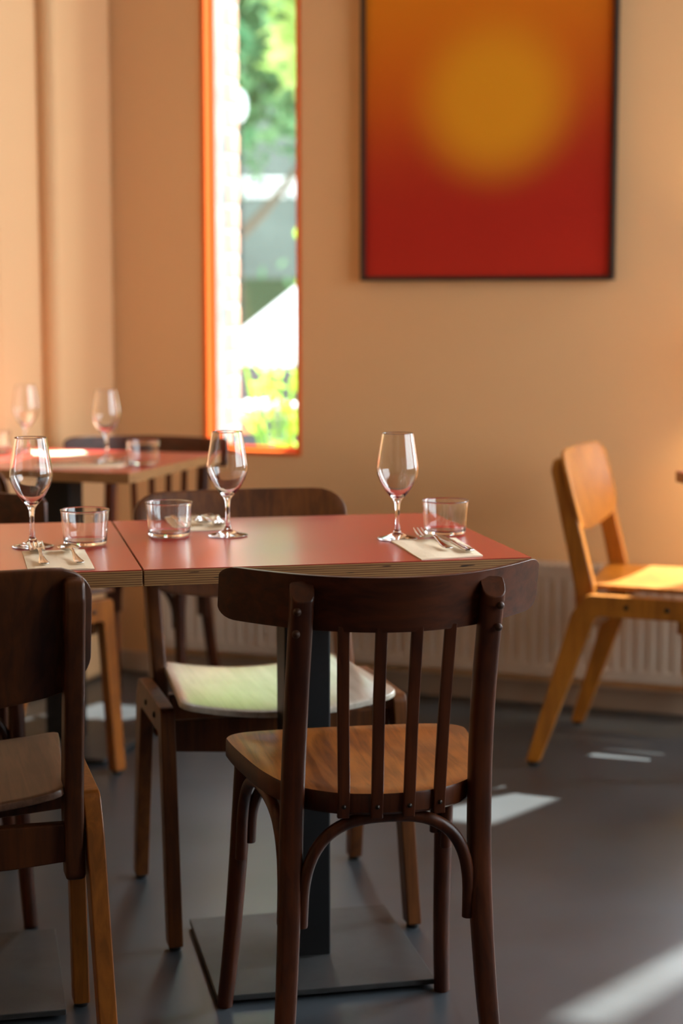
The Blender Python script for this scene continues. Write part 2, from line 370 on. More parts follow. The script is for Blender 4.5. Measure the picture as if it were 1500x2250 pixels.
bm_box(bm, (.004, -.087, z1-.002), (RL-.004, -.080, z1+.005)); bm_box(bm, (.004, -.024, z1-.002), (RL-.004, -.018, z1+.005))
from_bm('top_grille', bm, M['rad'], ra)
tube('wall_bracket', [(.3, -.012, .3), (.3, .02, .3)], .012, M['rad'], ra, up=Vector((0, 0, 1)))
tube('wall_bracket', [(1.7, -.012, .3), (1.7, .02, .3)], .012, M['rad'], ra, up=Vector((0, 0, 1)))
tube('valve', [(-.05, -.05, .155), (-.05, -.05, .215)], .017, M['rubber'], ra)
tube('pipe', [(-.05, -.05, 0), (-.05, -.05, .09), (-.05, -.05, .155)], .008, M['rad'], ra)
tube('pipe', [(-.05, -.05, .135), (0, -.05, .135)], .008, M['rad'], ra, up=Vector((0, 0, 1)))
# ------------------------------------------------------------------ tables
def table(label, cx, cy, yaw, w_=.612, d_=.60, top=.745, plate=.37, slim=False):
    t = thing('table', label, 'table', (cx, cy, 0), yaw, 'red-topped plywood bistro tables')
    th = .0255
    box('tabletop', (-w_/2, -d_/2, top-th), (w_/2, d_/2, top-.0012), M['ply'], t, .0008)
    box('laminate', (-w_/2+.0004, -d_/2+.0004, top-.0012), (w_/2-.0004, d_/2-.0004, top), M['lam'], t)
    box('mounting_plate', (-.16, -.16, top-th-.006), (.16, .16, top-th), M['black'], t)
    box('column', (-.045, -.04, .014), (.035, .04, top-th-.006), M['black'], t, .004)
    box('base_plate', (-plate/2, -plate/2, 0.006), (plate/2, plate/2, .016), M['plate'], t, .0015)
    for a_ in (-1, 1):
        for b_ in (-1, 1): lathe('glide', [(0, 0), (.014, 0), (.014, .006), (0, .006)], M['rubber'], t, 16, loc=(a_*.15, b_*.15, 0))
    return t
YA = math.radians(12)
ta = Vector((-.061, 2.937)); ua = Vector((math.cos(YA), math.sin(YA)))
table('nearer red-topped table of the pair, behind the dark slat-back chair, its right corner bare', ta.x, ta.y, YA)
tb = ta-ua*.6145
table('red-topped table cut by the left edge, joined edge to edge with the middle table', tb.x, tb.y, YA)
YF = math.radians(-17)
tf = Vector((-.715, 4.43))
table('farther red-topped table standing near the back wall at left, under the window', tf.x, tf.y, YF, w_=.62, d_=.57)
table('red-topped table just showing at the right edge beside the honey chair', 1.157, 3.88, math.radians(10), w_=.62)
def rack(t, shear):       # an old frame racked a little to one side
    if not shear: return
    SH = Matrix(((1, 0, shear, 0), (0, 1, 0, 0), (0, 0, 1, 0), (0, 0, 0, 1)))
    for ch in t.children:
        ch.data.transform(SH)
        for g in ch.children: g.location.x += shear*g.location.z
# ------------------------------------------------------------------ bentwood slat-back chair, faces +y
def bentwood(label, loc, yaw, wood_=None, seat_=None, group=None, shear=0):
    wd = wood_ or M['bent']; t = thing('slat_back_chair', label, 'chair', (*loc, 0), yaw, group)
    # seat: rings scaled towards the centre, dished
    half = [(0, .188), (.10, .186), (.165, .178), (.192, .155), (.194, .12), (.182, .03), (.165, -.06), (.137, -.135), (.088, -.185), (.03, -.206)]
    pts = [(x, y, 0) for x, y in half]+[(-x, y, 0) for x, y in half[::-1][:-1]]
    ol = catmull(pts, 5, True); N = len(ol); c0 = Vector((0, .005, 0)); zt, th = .458, .031
    def ring(sc, z): return [c0+(p-c0)*sc+Vector((0, 0, z)) for p in ol]
    def dish(sc): return zt-.009*max(0, 1-(sc/.86)**2)**.8 if sc < .86 else zt
    levels = [ring(.94, zt-th), ring(.985, zt-th), ring(1, zt-th+.004), ring(1, zt-.0025), ring(.994, zt)]
    for sc in (.92, .86, .78, .68, .56, .42, .26, .1): levels.append(ring(sc, dish(sc)))
    v = [p for L_ in levels for p in L_]; f = []
    for i in range(len(levels)-1):
        for k in range(N): f.append((i*N+k, i*N+(k+1) % N, (i+1)*N+(k+1) % N, (i+1)*N+k))
    f.append(tuple(range(N))[::-1]); f.append(tuple(range((len(levels)-1)*N, len(levels)*N)))
    bm = bmesh.new(); bvs = [bm.verts.new(q) for q in v]
    for q in f: bm.faces.new([bvs[i] for i in q])
    so = from_bm('seat', bm, wd, t, True); so.data.materials.append(seat_ or M['bentseat'])
    for p_ in so.data.polygons:
        if p_.normal.z > .55: p_.material_index = 1
    so.data.set_sharp_from_angle(angle=math.radians(38))
    RY = lambda x: -.228+x*x/.38                      # rail curve in plan
    # rear posts (leg + upright in one)
    for s in (-1, 1):
        path = catmull([(s*.158, -.262, 0), (s*.146, -.215, .16), (s*.139, -.180, .32), (s*.137, -.166, .45), (s*.136, -.170, .58), (s*.136, -.188, .70), (s*.1365, -.196, .758)], 7)
        rad = [.0128+.0035*min(1, p.z/.35) for p in path]
        bm = bmesh.new(); tube_bm(bm, path, rad, seg=16, sx=1.05, sy=1.0, sq=2.9)
        # sloping chamfer at the head
        for q in bm.verts:
            if q.co.z > .738: q.co.z -= max(0, (-.190-q.co.y))*.95
        o = from_bm('rear_leg', bm, wd, t, True); bevel(o, .003, 3, 50)
        for z in (.722, .690):
            bl = lathe('bolt_cap', [(.0001, .006), (.0035, .0052), (.0055, .003), (.006, 0)], M['dot'], o, 14)
            bl.rotation_euler = (PI/2, 0, 0); bl.location = (s*.1445, -.189-.0150-(z-.69)*.16, z)
    for s in (-1, 1):
        path = catmull([(s*.183, .180, 0), (s*.176, .170, .10), (s*.170, .158, .24), (s*.166, .150, .38), (s*.165, .148, .431)], 6)
        rad = [.0132+.0020*min(1, p.z/.3) for p in path]
        tube('front_leg', path, rad, wd, t, seg=16)
    # curved top rail
    NX, zb, ht = 44, .690, .079; bm = bmesh.new(); th = .009
    H = .236; cols = []
    for i in range(NX+1):
        x = -H*math.cos(PI*i/NX); ax = abs(x)
        # rounded ends
        e = max(0, (ax-(H-.022))/.022); cut = (1-math.sqrt(max(0, 1-e*e)))*.020
        a_, b_ = zb+cut+.003*(ax/H)**2, zb+ht-cut*.8+.002*(ax/H)**2
        y = RY(x)+.0; dy = 2*x/.38; nl = math.hypot(1, dy); nx, ny = -dy/nl, 1/nl
        lean = -.15
        col = []
        for (z, off) in ((a_, -th/2), (b_, -th/2), (b_, th/2), (a_, th/2)):
            col.append(bm.verts.new((x+nx*off, y+ny*off+(z-zb-.03)*lean+.010, z)))
        cols.append(col)
    for i in range(NX):
        for k in range(4): bm.faces.new((cols[i][k], cols[i][(k+1) % 4], cols[i+1][(k+1) % 4], cols[i+1][k]))
    bm.faces.new(cols[0][::-1]); bm.faces.new(cols[-1])
    bevel(from_bm('top_rail', bm, M['bentrail'], t, True), .0028, 3, 40)
    # four spokes
    for x in (-.077, -.0257, .0257, .077):
        xb = x*.90; yb = -.206+xb*xb/.40*.9-.0045; yt = RY(x)+.014
        bm = bmesh.new()
        path = catmull([(xb, yb, .424), (xb, yb, .46), (x*.95, (yb+yt)/2+.004, .58), (x, yt, .698)], 6)
        tube_bm(bm, path, 1, seg=12, sx=.0088, sy=.0046, sq=6)
        o = from_bm('spoke', bm, wd, t, True); bevel(o, .0012, 2, 40)
        sc = lathe('screw', [(.0001, .003), (.0028, .002), (.0036, 0)], M['screw'], o, 12)
        sc.rotation_euler = (PI/2, 0, 0); sc.location = (xb, yb-.0046, .441)
    # bentwood braces
    def arch(p0, p1, apex, bulge=.9):
        p0, p1 = Vector(p0), Vector(p1); pts_ = []
        for k in range(25):
            a_ = PI*k/24; u = .5-.5*math.copysign(abs(math.cos(a_))**.75, math.cos(a_)); h = math.sin(a_)**.62
            q = p0.lerp(p1, u); q.z = p0.z+(apex-p0.z)*h; pts_.append(q)
        return catmull(pts_, 2)
    AP = .4195
    for (p0, p1) in (((-.122, -.186, .262), (.122, -.186, .262)), ((-.1525, .146, .285), (.1525, .146, .285))):
        tube('brace', arch(p0, p1, AP), .0092, wd, t, seg=12)
    for s in (-1, 1):
        tube('brace', arch((s*.146, -.170, .262), (s*.168, .134, .285), AP), .0092, wd, t, seg=12, up=Vector((1, 0, 0)))
    rack(t, shear)
    return t
# ------------------------------------------------------------------ plywood school chair, faces +y
def school(label, loc, yaw, fr, leg, seat, back, group=None, shear=0):
    t = thing('plywood_chair', label, 'chair', (*loc, 0), yaw, group)
    for s in (-1, 1):
        sf = thing('side_frame', '', '', (0, 0, 0)); del sf['label']; del sf['category']; C.objects.unlink(sf); bpy.data.objects.remove(sf)
        xi, xo = s*.200, s*.226
        # side frame: rear leg, rail and front leg cut from one board
        poly = [(-.070, .437), (.200, .437), (.226, .008), (.190, .008), (.164, .385), (-.045, .385), (-.180, .008), (-.214, .008), (-.105, .390)]
        pr_ = round_poly([(a_, b_, 0) for a_, b_ in poly], [.03, .018, .004, .004, .012, .02, .004, .004, .05])
        x0_, x1_ = min(xi, xo), max(xi, xo)
        o = prism_x('side_frame', [(p.x, p.y) for p in pr_], x0_, x1_, leg, t, .004)
        for q in o.data.vertices: q.co.x += s*(.437-q.co.z)*.02
        for y in (.03, .13):
            b_ = lathe('bolt', [(.0001, .0035), (.004, .003), (.006, .001), (.0062, 0)], M['screw'], o, 14)
            b_.rotation_euler = (0, s*PI/2, 0); b_.location = (s*.2268, y, .411)
        for y in (.208, -.197):
            lathe('rubber_foot', [(.0001, 0), (.011, 0), (.011, .009), (.0001, .009)], M['rubber'], o, 14, loc=(s*.2215, y, 0))
        # back post
        pp = [(-.110, .318), (-.068, .318), (-.048, .42), (-.130, .735), (-.142, .770), (-.165, .762), (-.170, .735), (-.100, .42)]
        pr_ = round_poly([(a_, b_, 0) for a_, b_ in pp], [.01, .01, .2, .03, .010, .012, .03, .2])
        x0_, x1_ = sorted((s*.170, s*.199))
        o = prism_x('back_post', [(p.x, p.y) for p in pr_], x0_, x1_, fr, t, .006)
    # cross rails
    prf = [(-.200, .350), (-.200, .405), (.200, .405), (.200, .350), (.1, .342), (0, .338), (-.1, .342)]
    def rail(y0_, y1_, dz=0):
        bm = bmesh.new(); n = len(prf)
        vv = [bm.verts.new((px, y0_, pz+dz)) for px, pz in prf]+[bm.verts.new((px, y1_, pz+dz)) for px, pz in prf]
        bm.faces.new(vv[:n]); bm.faces.new(vv[n:][::-1])
        for i in range(n): bm.faces.new((vv[i], vv[n+i], vv[n+(i+1) % n], vv[(i+1) % n]))
        bevel(from_bm('cross_rail', bm, fr, t), .003)
    rail(.150, .170); rail(-.092, -.072, -.006)
    # bent plywood seat
    NX, NY = 20, 22
    def sheet(name, fn, mat, th, sq=None):
        v = []; f = []
        for j in range(NY+1):
            for i in range(NX+1):
                v.append(fn(i/NX*2-1, j/NY*2-1))
        W_ = NX+1
        for j in range(NY):
            for i in range(NX): f.append((j*W_+i, j*W_+i+1, (j+1)*W_+i+1, (j+1)*W_+i))
        o = mesh(name, v, f, mat, t, True)
        m_ = o.modifiers.new('solid', 'SOLIDIFY'); m_.thickness = th; m_.offset = -1
        b_ = o.modifiers.new('bev', 'BEVEL'); b_.width = .002; b_.segments = 2; b_.limit_method = 'ANGLE'
        return o
    def sq2disc(u, v_, k):      # squircle mapping with rounded corners
        a_ = u*math.sqrt(max(0, 1-k*v_*v_)); b_ = v_*math.sqrt(max(0, 1-k*u*u)); s_ = 1/math.sqrt(1-k) if False else 1
        return a_*s_, b_*s_
    def seatf(u, v_):
        cu = max(0, abs(u)-.88)/.12; cv = max(0, abs(v_)-.88)/.12; 
        a_, b_ = u, v_
        if cu > 0 and cv > 0:
            r = math.hypot(cu, cv); m__ = max(cu, cv); k = m__/r
            a_ = math.copysign(.88+.12*cu*k, u); b_ = math.copysign(.88+.12*cv*k, v_)
        wdt = .170+.027*(b_+1)/2; x = a_*wdt; y = .065+b_*.180+.022*(1-a_*a_)*max(0, b_)
        z = .457-.020*(1-a_*a_)-.003*max(0, (b_-.5)/.5)**2
        return (x, y, z)
    sheet('seat', seatf, seat, .011)
    def backf(u, v_):
        cu = max(0, abs(u)-.74)/.26; cv = max(0, abs(v_)-.5)/.5; a_, b_ = u, v_
        if cu > 0 and cv > 0:
            r = math.hypot(cu, cv); k = max(cu, cv)/r; a_ = math.copysign(.74+.26*cu*k, u); b_ = math.copysign(.5+.5*cv*k, v_)
        x = a_*.212; zm = .692+b_*.088
        if b_ < 0: zm += .030*b_*(1-a_*a_)*1.0
        y = -.157-(zm-.70)*.26+.026*(a_*a_)-.004
        if abs(x) > .16: pass
        return (x, y+.012, zm)
    o = sheet('backrest', backf, back, .010)
    rack(t, shear)
    return t
bentwood('dark brown slat-back bentwood chair in the centre foreground, seen from behind', (.021, 2.575), math.radians(10.5), shear=.031)
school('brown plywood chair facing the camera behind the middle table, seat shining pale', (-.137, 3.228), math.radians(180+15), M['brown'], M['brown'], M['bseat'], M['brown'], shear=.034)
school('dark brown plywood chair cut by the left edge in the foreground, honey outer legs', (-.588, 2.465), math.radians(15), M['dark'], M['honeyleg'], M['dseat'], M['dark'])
school('honey-coloured plywood chair standing alone at right, seen from the side', (.745, 4.35), math.radians(-112), M['honey'], M['honey'], M['honey'], M['honey'])
bentwood('dark slat-back bentwood chair behind the far table, below the window', (-.56, 4.70), math.radians(180-12))
bentwood('dark slat-back bentwood chair facing the camera across the left-edge table', (-.79, 3.22), math.radians(180+12))
school('honey-legged plywood chair pushed under the far table from its near side', (-.85, 4.09), math.radians(-35), M['brown'], M['honeyleg'], M['brown'], M['brown'])
# ------------------------------------------------------------------ glassware
wine_prof = [(0, .0005), (.030, .0005), (.034, .0012), (.0345, .0022), (.030, .0034), (.018, .0062), (.008, .0105), (.0046, .018), (.0037, .032), (.0036, .048), (.0045, .060), (.0075, .0675), (.014, .0745), (.0225, .0855), (.0300, .0990), (.0346, .1110), (.0356, .1170), (.0350, .1260), (.0325, .1430), (.0290, .1640), (.0264, .1795), (.0263, .1803), (.0260, .1809), (.0257, .1811), (.0254, .1809), (.0252, .1803), (.0253, .1795), (.0279, .1640), (.0313, .1430), (.0338, .1260), (.0344, .1170), (.0334, .1112), (.0288, .0998), (.0212, .0870), (.0130, .0775), (.006, .0728), (0, .0715)]
tum_prof = [(0, .0008), (.030, .0008), (.033, .0010), (.0347, .0020), (.0356, .0038), (.0360, .0065), (.0370, .020), (.0385, .040), (.0399, .0545), (.0403, .0565), (.0409, .0580), (.0405, .0592), (.0396, .0596), (.0388, .0590), (.0383, .0575), (.0380, .0545), (.0367, .040), (.0353, .020), (.0346, .0110), (.0338, .0085), (.0315, .0068), (.028, .0062), (0, .0060)]
wine = lathe('wine_glass', wine_prof, M['glass'], None, 64); tumb = lathe('tumbler', tum_prof, M['glass'], None, 64)
TZ = .745
def put(proto, used, x, y, label, cat, grp, z=TZ+.0003):
    o = proto if not used else proto.copy()
    if used: C.objects.link(o)
    o.location = (x, y, z); tag(o, label, cat, grp); return o
wl = [(-.509, 2.824, 'stemmed wine glass at left, by the fork and spoon on the left-edge table'),
      (-.196, 2.959, 'stemmed wine glass standing in front of the window, middle table'),
      (.095, 2.918, 'stemmed wine glass at the right end of the middle table'),
      (-.594, 4.363, 'stemmed wine glass on the far table, beside its blurred tumbler'),
      (-.846, 4.633, 'stemmed wine glass at the far left corner of the far table')]
for i, (x, y, l) in enumerate(wl): put(wine, i, x, y, l, 'wine glass', 'stemmed wine glasses laid on the tables')
tl = [(-.426, 2.851, 'low clear tumbler left of the seam between the joined tables'), (-.297, 2.958, 'low clear tumbler right of the seam, in front of the folded napkin'),
      (.180, 2.983, 'low clear tumbler at the right end of the middle table'), (-.493, 4.288, 'low clear tumbler near the corner of the far table'),
      (-.925, 4.62, 'low clear tumbler cut by the left edge on the far table')]
for i, (x, y, l) in enumerate(tl): put(tumb, i, x, y, l, 'tumbler', 'low clear tumblers laid on the tables')
# ------------------------------------------------------------------ napkins and cutlery
def napkin(label, q, th=.0030):
    cx = sum(p[0] for p in q)/4; cy = sum(p[1] for p in q)/4; N = 8; v = []; f = []
    def P(u, w_): 
        a_ = Vector(q[0]).lerp(Vector(q[1]), u); b_ = Vector(q[3]).lerp(Vector(q[2]), u); return a_.lerp(b_, w_)
    for top in (0, 1):
        for j in range(N+1):
            for i in range(N+1):
                p = P(i/N, j/N); e = min(i, j, N-i, N-j)
                z = (th-(.001 if e == 0 else 0)+.0006*math.sin(i*1.3+j*.7)) if top else 0
                v.append((p.x-cx, p.y-cy, z))
    K = (N+1)**2
    for j in range(N):
        for i in range(N):
            a_ = j*(N+1)+i; f.append((K+a_, K+a_+1, K+a_+N+2, K+a_+N+1)); f.append((a_, a_+N+1, a_+N+2, a_+1))
    for i in range(N):
        a_ = i; f.append((a_, a_+1, K+a_+1, K+a_)); a_ = N*(N+1)+i; f.append((a_+1, a_, K+a_, K+a_+1))
        a_ = i*(N+1); f.append((a_+N+1, a_, K+a_, K+a_+N+1)); a_ = i*(N+1)+N; f.append((a_, a_+N+1, K+a_+N+1, K+a_))
    bm = bmesh.new(); bvs = [bm.verts.new(x_) for x_ in v]
    for x_ in f: bm.faces.new([bvs[i] for i in x_])
    o = from_bm('napkin', bm, M['napkin'], None, False); o.location = (cx, cy, TZ+.0003); tag(o, label, 'napkin', 'folded cream paper napkins'); return o
def strip(name, st, mat, parent=None, th=.0022):
    """st: stations (y, halfwidth, z centre, dish); a flat shaped bar along y"""
    bm = bmesh.new(); rings = []; K = 7
    for (y, hw, z, ds) in st:
        ring = []
        for k in range(K):
            u = -1+2*k/(K-1); ring.append(bm.verts.new((u*hw, y, z+th/2-th*.3*u*u-ds*(1-u*u))))
        for k in range(K-1, -1, -1):
            u = -1+2*k/(K-1); ring.append(bm.verts.new((u*hw, y, z-th/2+th*.3*u*u-ds*(1-u*u))))
        rings.append(ring)
    R_ = 2*K
    for i in range(len(rings)-1):
        for k in range(R_): bm.faces.new((rings[i][k], rings[i][(k+1) % R_], rings[i+1][(k+1) % R_], rings[i+1][k]))
    bm.faces.new(rings[0][::-1]); bm.faces.new(rings[-1])
    return from_bm(name, bm, mat, parent, True)
def interp(st, n=5):
    c = catmull([(a_, b_, c_) for a_, b_, c_, _ in st], n); d_ = catmull([(x_[3], 0, 0) for x_ in st], n)
    return [(p.x, max(.0006, p.y), p.z, q.x) for p, q in zip(c, d_)]
HANDLE = [(-.096, .0060, .0015, 0), (-.090, .0082, .0016, 0), (-.07, .0066, .0018, 0), (-.04, .0040, .0042, 0), (-.012, .0028, .0085, 0)]
def fork(label, x, y, ang, z=.0055, g='forks laid on the napkins'):
    t = thing('fork', label, 'fork', (x, y, TZ+z), ang, g)
    strip('handle', interp(HANDLE+[(.012, .0034, .0092, 0), (.026, .0075, .0060, .0), (.038, .0122, .0024, .0008), (.048, .0125, .0012, .0010)]), M['steel'], t)
    for k in range(4):
        xx = -.0106+k*.00707
        bm = bmesh.new(); tube_bm(bm, catmull([(xx, .046, .0015), (xx, .062, .0022), (xx*.97, .078, .0052), (xx*.95, .094, .0102)], 4), [.0018]*9+[.0016, .0014, .0012, .0010], seg=8, up=Vector((0, 0, 1)))
        from_bm('tine', bm, M['steel'], t, True)
    return t
def spoon(label, x, y, ang, z=.0055):
    t = thing('spoon', label, 'spoon', (x, y, TZ+z), ang, 'spoons laid on the napkins')
    strip('handle', interp(HANDLE+[(.008, .003, .0098, 0)]), M['steel'], t)
    strip('bowl', interp([(.005, .0031, .0098, 0), (.018, .010, .0080, .002), (.032, .0165, .0065, .0045), (.048, .0175, .0066, .005), (.060, .0125, .0075, .003), (.066, .005, .0085, .0005)]), M['steel'], t, .0016)
    return t
def knife(label, x, y, ang, z=.0055):
    t = thing('table_knife', label, 'knife', (x, y, TZ+z), ang, 'knives laid on the napkins')
    strip('handle', interp([(-.10, .0078, .0028, 0), (-.09, .0088, .003, 0), (-.05, .0066, .003, 0), (-.015, .0052, .003, 0), (-.005, .0045, .003, 0)]), M['steel'], t, .005)
    strip('blade', interp([(-.006, .0045, .003, 0), (.005, .0088, .0028, 0), (.04, .0098, .0026, 0), (.08, .0090, .0024, 0), (.098, .004, .0022, 0)]), M['steel'], t, .0016)
    return t
napkin('cream napkin at right end of the middle table, under a crossed fork and knife', [(.083, 2.884), (.195, 2.925), (.224, 2.715), (.125, 2.675)])
fork('steel fork, tines raised, on the right napkin of the middle table', .1525, 2.845, math.radians(12), .0075)
knife('steel table knife beside the fork on the right napkin', .182, 2.83, math.radians(13), .0050)
napkin('cream napkin on the left-edge table, under a fork and a spoon', [(-.515, 2.761), (-.418, 2.785), (-.372, 2.578), (-.469, 2.560)])
fork('steel fork, tines up, on the left-edge table behind the foreground chair', -.474, 2.690, math.radians(14))
spoon('steel spoon beside the fork on the left-edge table', -.425, 2.700, math.radians(16))
napkin('cream napkin at the back of the middle table, before the brown chair', [(-.333, 3.215), (-.232, 3.240), (-.196, 3.035), (-.292, 3.010)])
knife('steel table knife on the back napkin, showing behind the tumbler', -.290, 3.105, math.radians(193), .0050)
spoon('steel spoon between knife and fork on the back napkin', -.258, 3.125, math.radians(193))
fork('steel fork pointing towards the camera on the back napkin', -.228, 3.125, math.radians(192))
napkin('cream napkin at the near edge of the far table, under blurred cutlery', [(-.745, 4.185), (-.715, 4.295), (-.520, 4.325), (-.545, 4.205)])
fork('blurred steel fork on the near napkin of the far table', -.62, 4.27, math.radians(-70))
knife('blurred steel knife on the near napkin of the far table', -.635, 4.235, math.radians(-72), .0050)
napkin('cream napkin at the left side of the far table, behind the wine glass', [(-.80, 4.50), (-.835, 4.62), (-.70, 4.66), (-.665, 4.55)])
# ------------------------------------------------------------------ unseen wall lamp added off at right for the warm wall glow
lamp = thing('added_wall_lamp', 'small unseen warm lamp added on the back wall beyond the right edge', 'lamp', W(1.02, 0, 1.05), -TH)
lathe('wall_plate', [(0, 0), (.045, 0), (.045, .012), (0, .012)], M['black'], lamp, 32).rotation_euler = (PI/2, 0, 0)
tube('arm', [(0, -.005, 0), (0, -.09, 0)], .006, M['black'], lamp, up=Vector((0, 0, 1)))
lathe('lamp_shade', [(.060, -.07), (.045, .07), (.043, .07), (.058, -.07)], M['shade'], lamp, 32, loc=(0, -.10, 0))
pl = bpy.data.objects.new('lamp_bulb', bpy.data.lights.new('lamp_bulb', 'POINT')); C.objects.link(pl); pl.parent = lamp
pl.location = (0, -.10, 0); pl.data.energy = 26; pl.data.color = (1, .70, .34); pl.data.shadow_soft_size = .03
# ------------------------------------------------------------------ street outside
bm = bmesh.new(); bm_box(bm, (-14, 5.6, -.25), (16, 40, -.15)); o = from_bm('street_ground', bm, M['paving']); struct(o)
def leaves(name, blobs, count, size, mat, parent, kind=True):
    v = []; f = []
    for (cx, cy, cz, rx, ry, rz, wt) in blobs:
        for _ in range(int(count*wt)):
            while True:
                p = Vector((random.uniform(-1, 1), random.uniform(-1, 1), random.uniform(-1, 1)))
                if p.length <= 1: break
            p *= (.55+.45*random.random())/max(.3, p.length)**.3
            c = Vector((cx+p.x*rx, cy+p.y*ry, cz+p.z*rz)); R = Matrix.Rotation(random.random()*6.3, 3, Vector((random.gauss(0, 1), random.gauss(0, 1), random.gauss(0, 1))).normalized())
            s = size*random.uniform(.6, 1.3); k = len(v)
            v += [c+R @ Vector(q) for q in ((-s, 0, 0), (0, -s*.5, s*.1), (s, 0, 0), (0, s*.5, s*.1))]; f.append((k, k+1, k+2, k+3))
    o = mesh(name, v, f, mat, parent)
    if kind: o['kind'] = 'stuff'
    return o
def tree(label, x, y, blobs, mat, h, size=.09, n=2600):
    t = thing('tree', label, 'tree', (x, y, -.15))
    tube('trunk', catmull([(0, 0, 0), (.05, 0, h*.4), (-.03, .05, h*.8), (0, 0, h*1.2)], 5), [.16-.006*k for k in range(16)], M['bark'], t)
    for k in range(5):
        a_ = k*1.26; tube('branch', catmull([(0, 0, h*(.6+.08*k)), (math.cos(a_)*.6, math.sin(a_)*.6, h*(.8+.08*k)), (math.cos(a_)*1.3, math.sin(a_)*1.3, h*(1.15+.08*k))], 4), [.06-.005*j for j in range(9)], M['bark'], t)
    leaves('foliage', blobs, n, size, mat, t)
    return t
tree('dark green leafy street tree seen through the window', -1.3, 15.5, [(0, 0, 3.9, 2.2, 1.6, 1.7, 1.6), (-1.2, .4, 3.4, 1.5, 1.2, 1.2, 1), (1.5, .3, 4.2, 1.6, 1.3, 1.5, 1)], M['leafd'], 2.6, .13)
tree('pale yellow-green tree to the right through the window, in sunlight', 1.4, 11.5, [(-1.25, 0, 3.0, .75, .7, .62, .5), (-.2, 0, 3.6, 1.3, 1.1, 1.1, 1), (-1.55, -.2, 3.7, .8, .7, .6, .5)], M['leafl'], 2.4, .10, 2200)
# hedge and facade across the street
hd = thing('hedge', 'dark clipped hedge along the far side of the street', 'hedge', (-.5, 18.5, -.15))
box('hedge_core', (-7, -.25, 0), (7, .25, 1.55), plain('hedge_core', (.04, .07, .03), .9), hd)
leaves('foliage', [(-6+k, 0, .95, .75, .42, .85, .16) for k in range(13)], 1800, .07, M['leafd'], hd)
bd = thing('building', 'grey-green building across the street behind the trees', 'building', (-1, 25, -.15))
box('wall', (-9, 0, 0), (9, 3, 8), M['facade'], bd)
for i in range(6):
    for j in range(2):
        wv = box('window', (-8+i*2.8, -.06, 1.0+j*3), (-6.6+i*2.8, .02, 2.8+j*3), M['white'], bd); box('pane', (-7.9+i*2.8, -.07, 1.1+j*3), (-6.7+i*2.8, -.061, 2.7+j*3), M['car_glass'], wv)
# white awning
aw = thing('awning', 'white scalloped awning across the street', 'awning', (-.9, 17.2, 0))
for k in range(5):
    box('valance', (-2+k*.8, -.05, 2.17), (-1.24+k*.8, .0, 2.34), M['white'], aw, .02)
box('cover', (-2, 0, 2.3), (2, 1.4, 2.36), M['white'], aw)
for x in (-1.95, 1.95): tube('post', [(x, .02, -.15), (x, .02, 2.2)], .03, M['white'], aw)
sl = thing('street_lamp', 'white globe street lamp seen beside the brick pier', 'street lamp', (-.835, 14.2, -.15))
tube('pole', [(0, 0, 0), (0, 0, 2.75)], .03, M['black'], sl); lathe('globe', [(.0001, 2.74), (.04, 2.75), (.07, 2.82), (.07, 2.92), (.04, 2.98), (.0001, 2.99)], M['white'], sl, 24)
# white car, bonnet towards the left, parked across the pavement
car = thing('car', 'white parked car with its bonnet showing through the window', 'car', (1.33, 9.6, -.15))
bodyp = [(-2.02, .98), (-1.95, 1.06), (-1.0, 1.18), (-.45, 1.62), (1.2, 1.66), (1.85, 1.15), (2.05, 1.02), (2.0, .98)]
pr_ = round_poly([(a_, b_, 0) for a_, b_ in bodyp], [.01, .03, .15, .2, .25, .15, .03, .01])
o = prism_x('body', [(p.x, p.y) for p in pr_], -.85, .85, M['white'], car, .06); o.rotation_euler = (0, 0, PI/2); o.rotation_euler = (0, 0, -PI/2)
lo_ = prism_x('lower_body', [(-2.0, .30), (-2.05, .75), (-2.0, .98), (2.0, .98), (2.08, .8), (2.05, .3)], -.86, .86, plain('dark_cladding', (.06, .06, .07), .5), car, .05)
lo_.rotation_euler = (0, 0, -PI/2); lo_.data.transform(Matrix.Rotation(PI, 4, 'Z'))
o.data.transform(Matrix.Rotation(PI, 4, 'Z')); 
for sy in (-.86, .86):
    g = box('side_window', (-.55, -.01, 1.17), (1.0, .01, 1.52), M['car_glass'], car); g.location = (0, sy, 0)
    for x in (-1.3, 1.3):
        wl_ = lathe('wheel', [(.0001, -.1), (.22, -.1), (.33, -.09), (.34, 0), (.33, .09), (.22, .1), (.0001, .1)], M['tyre'], car, 28); wl_.rotation_euler = (PI/2, 0, 0); wl_.location = (x, sy*.92, .34)
        lathe('hub', [(.0001, .11), (.18, .105), (.19, .09)], M['steel'], wl_, 20)
box('bumper', (-2.14, -.84, .3), (-2.0, .84, .62), plain('bumper', (.12, .12, .13), .6), car, .03)
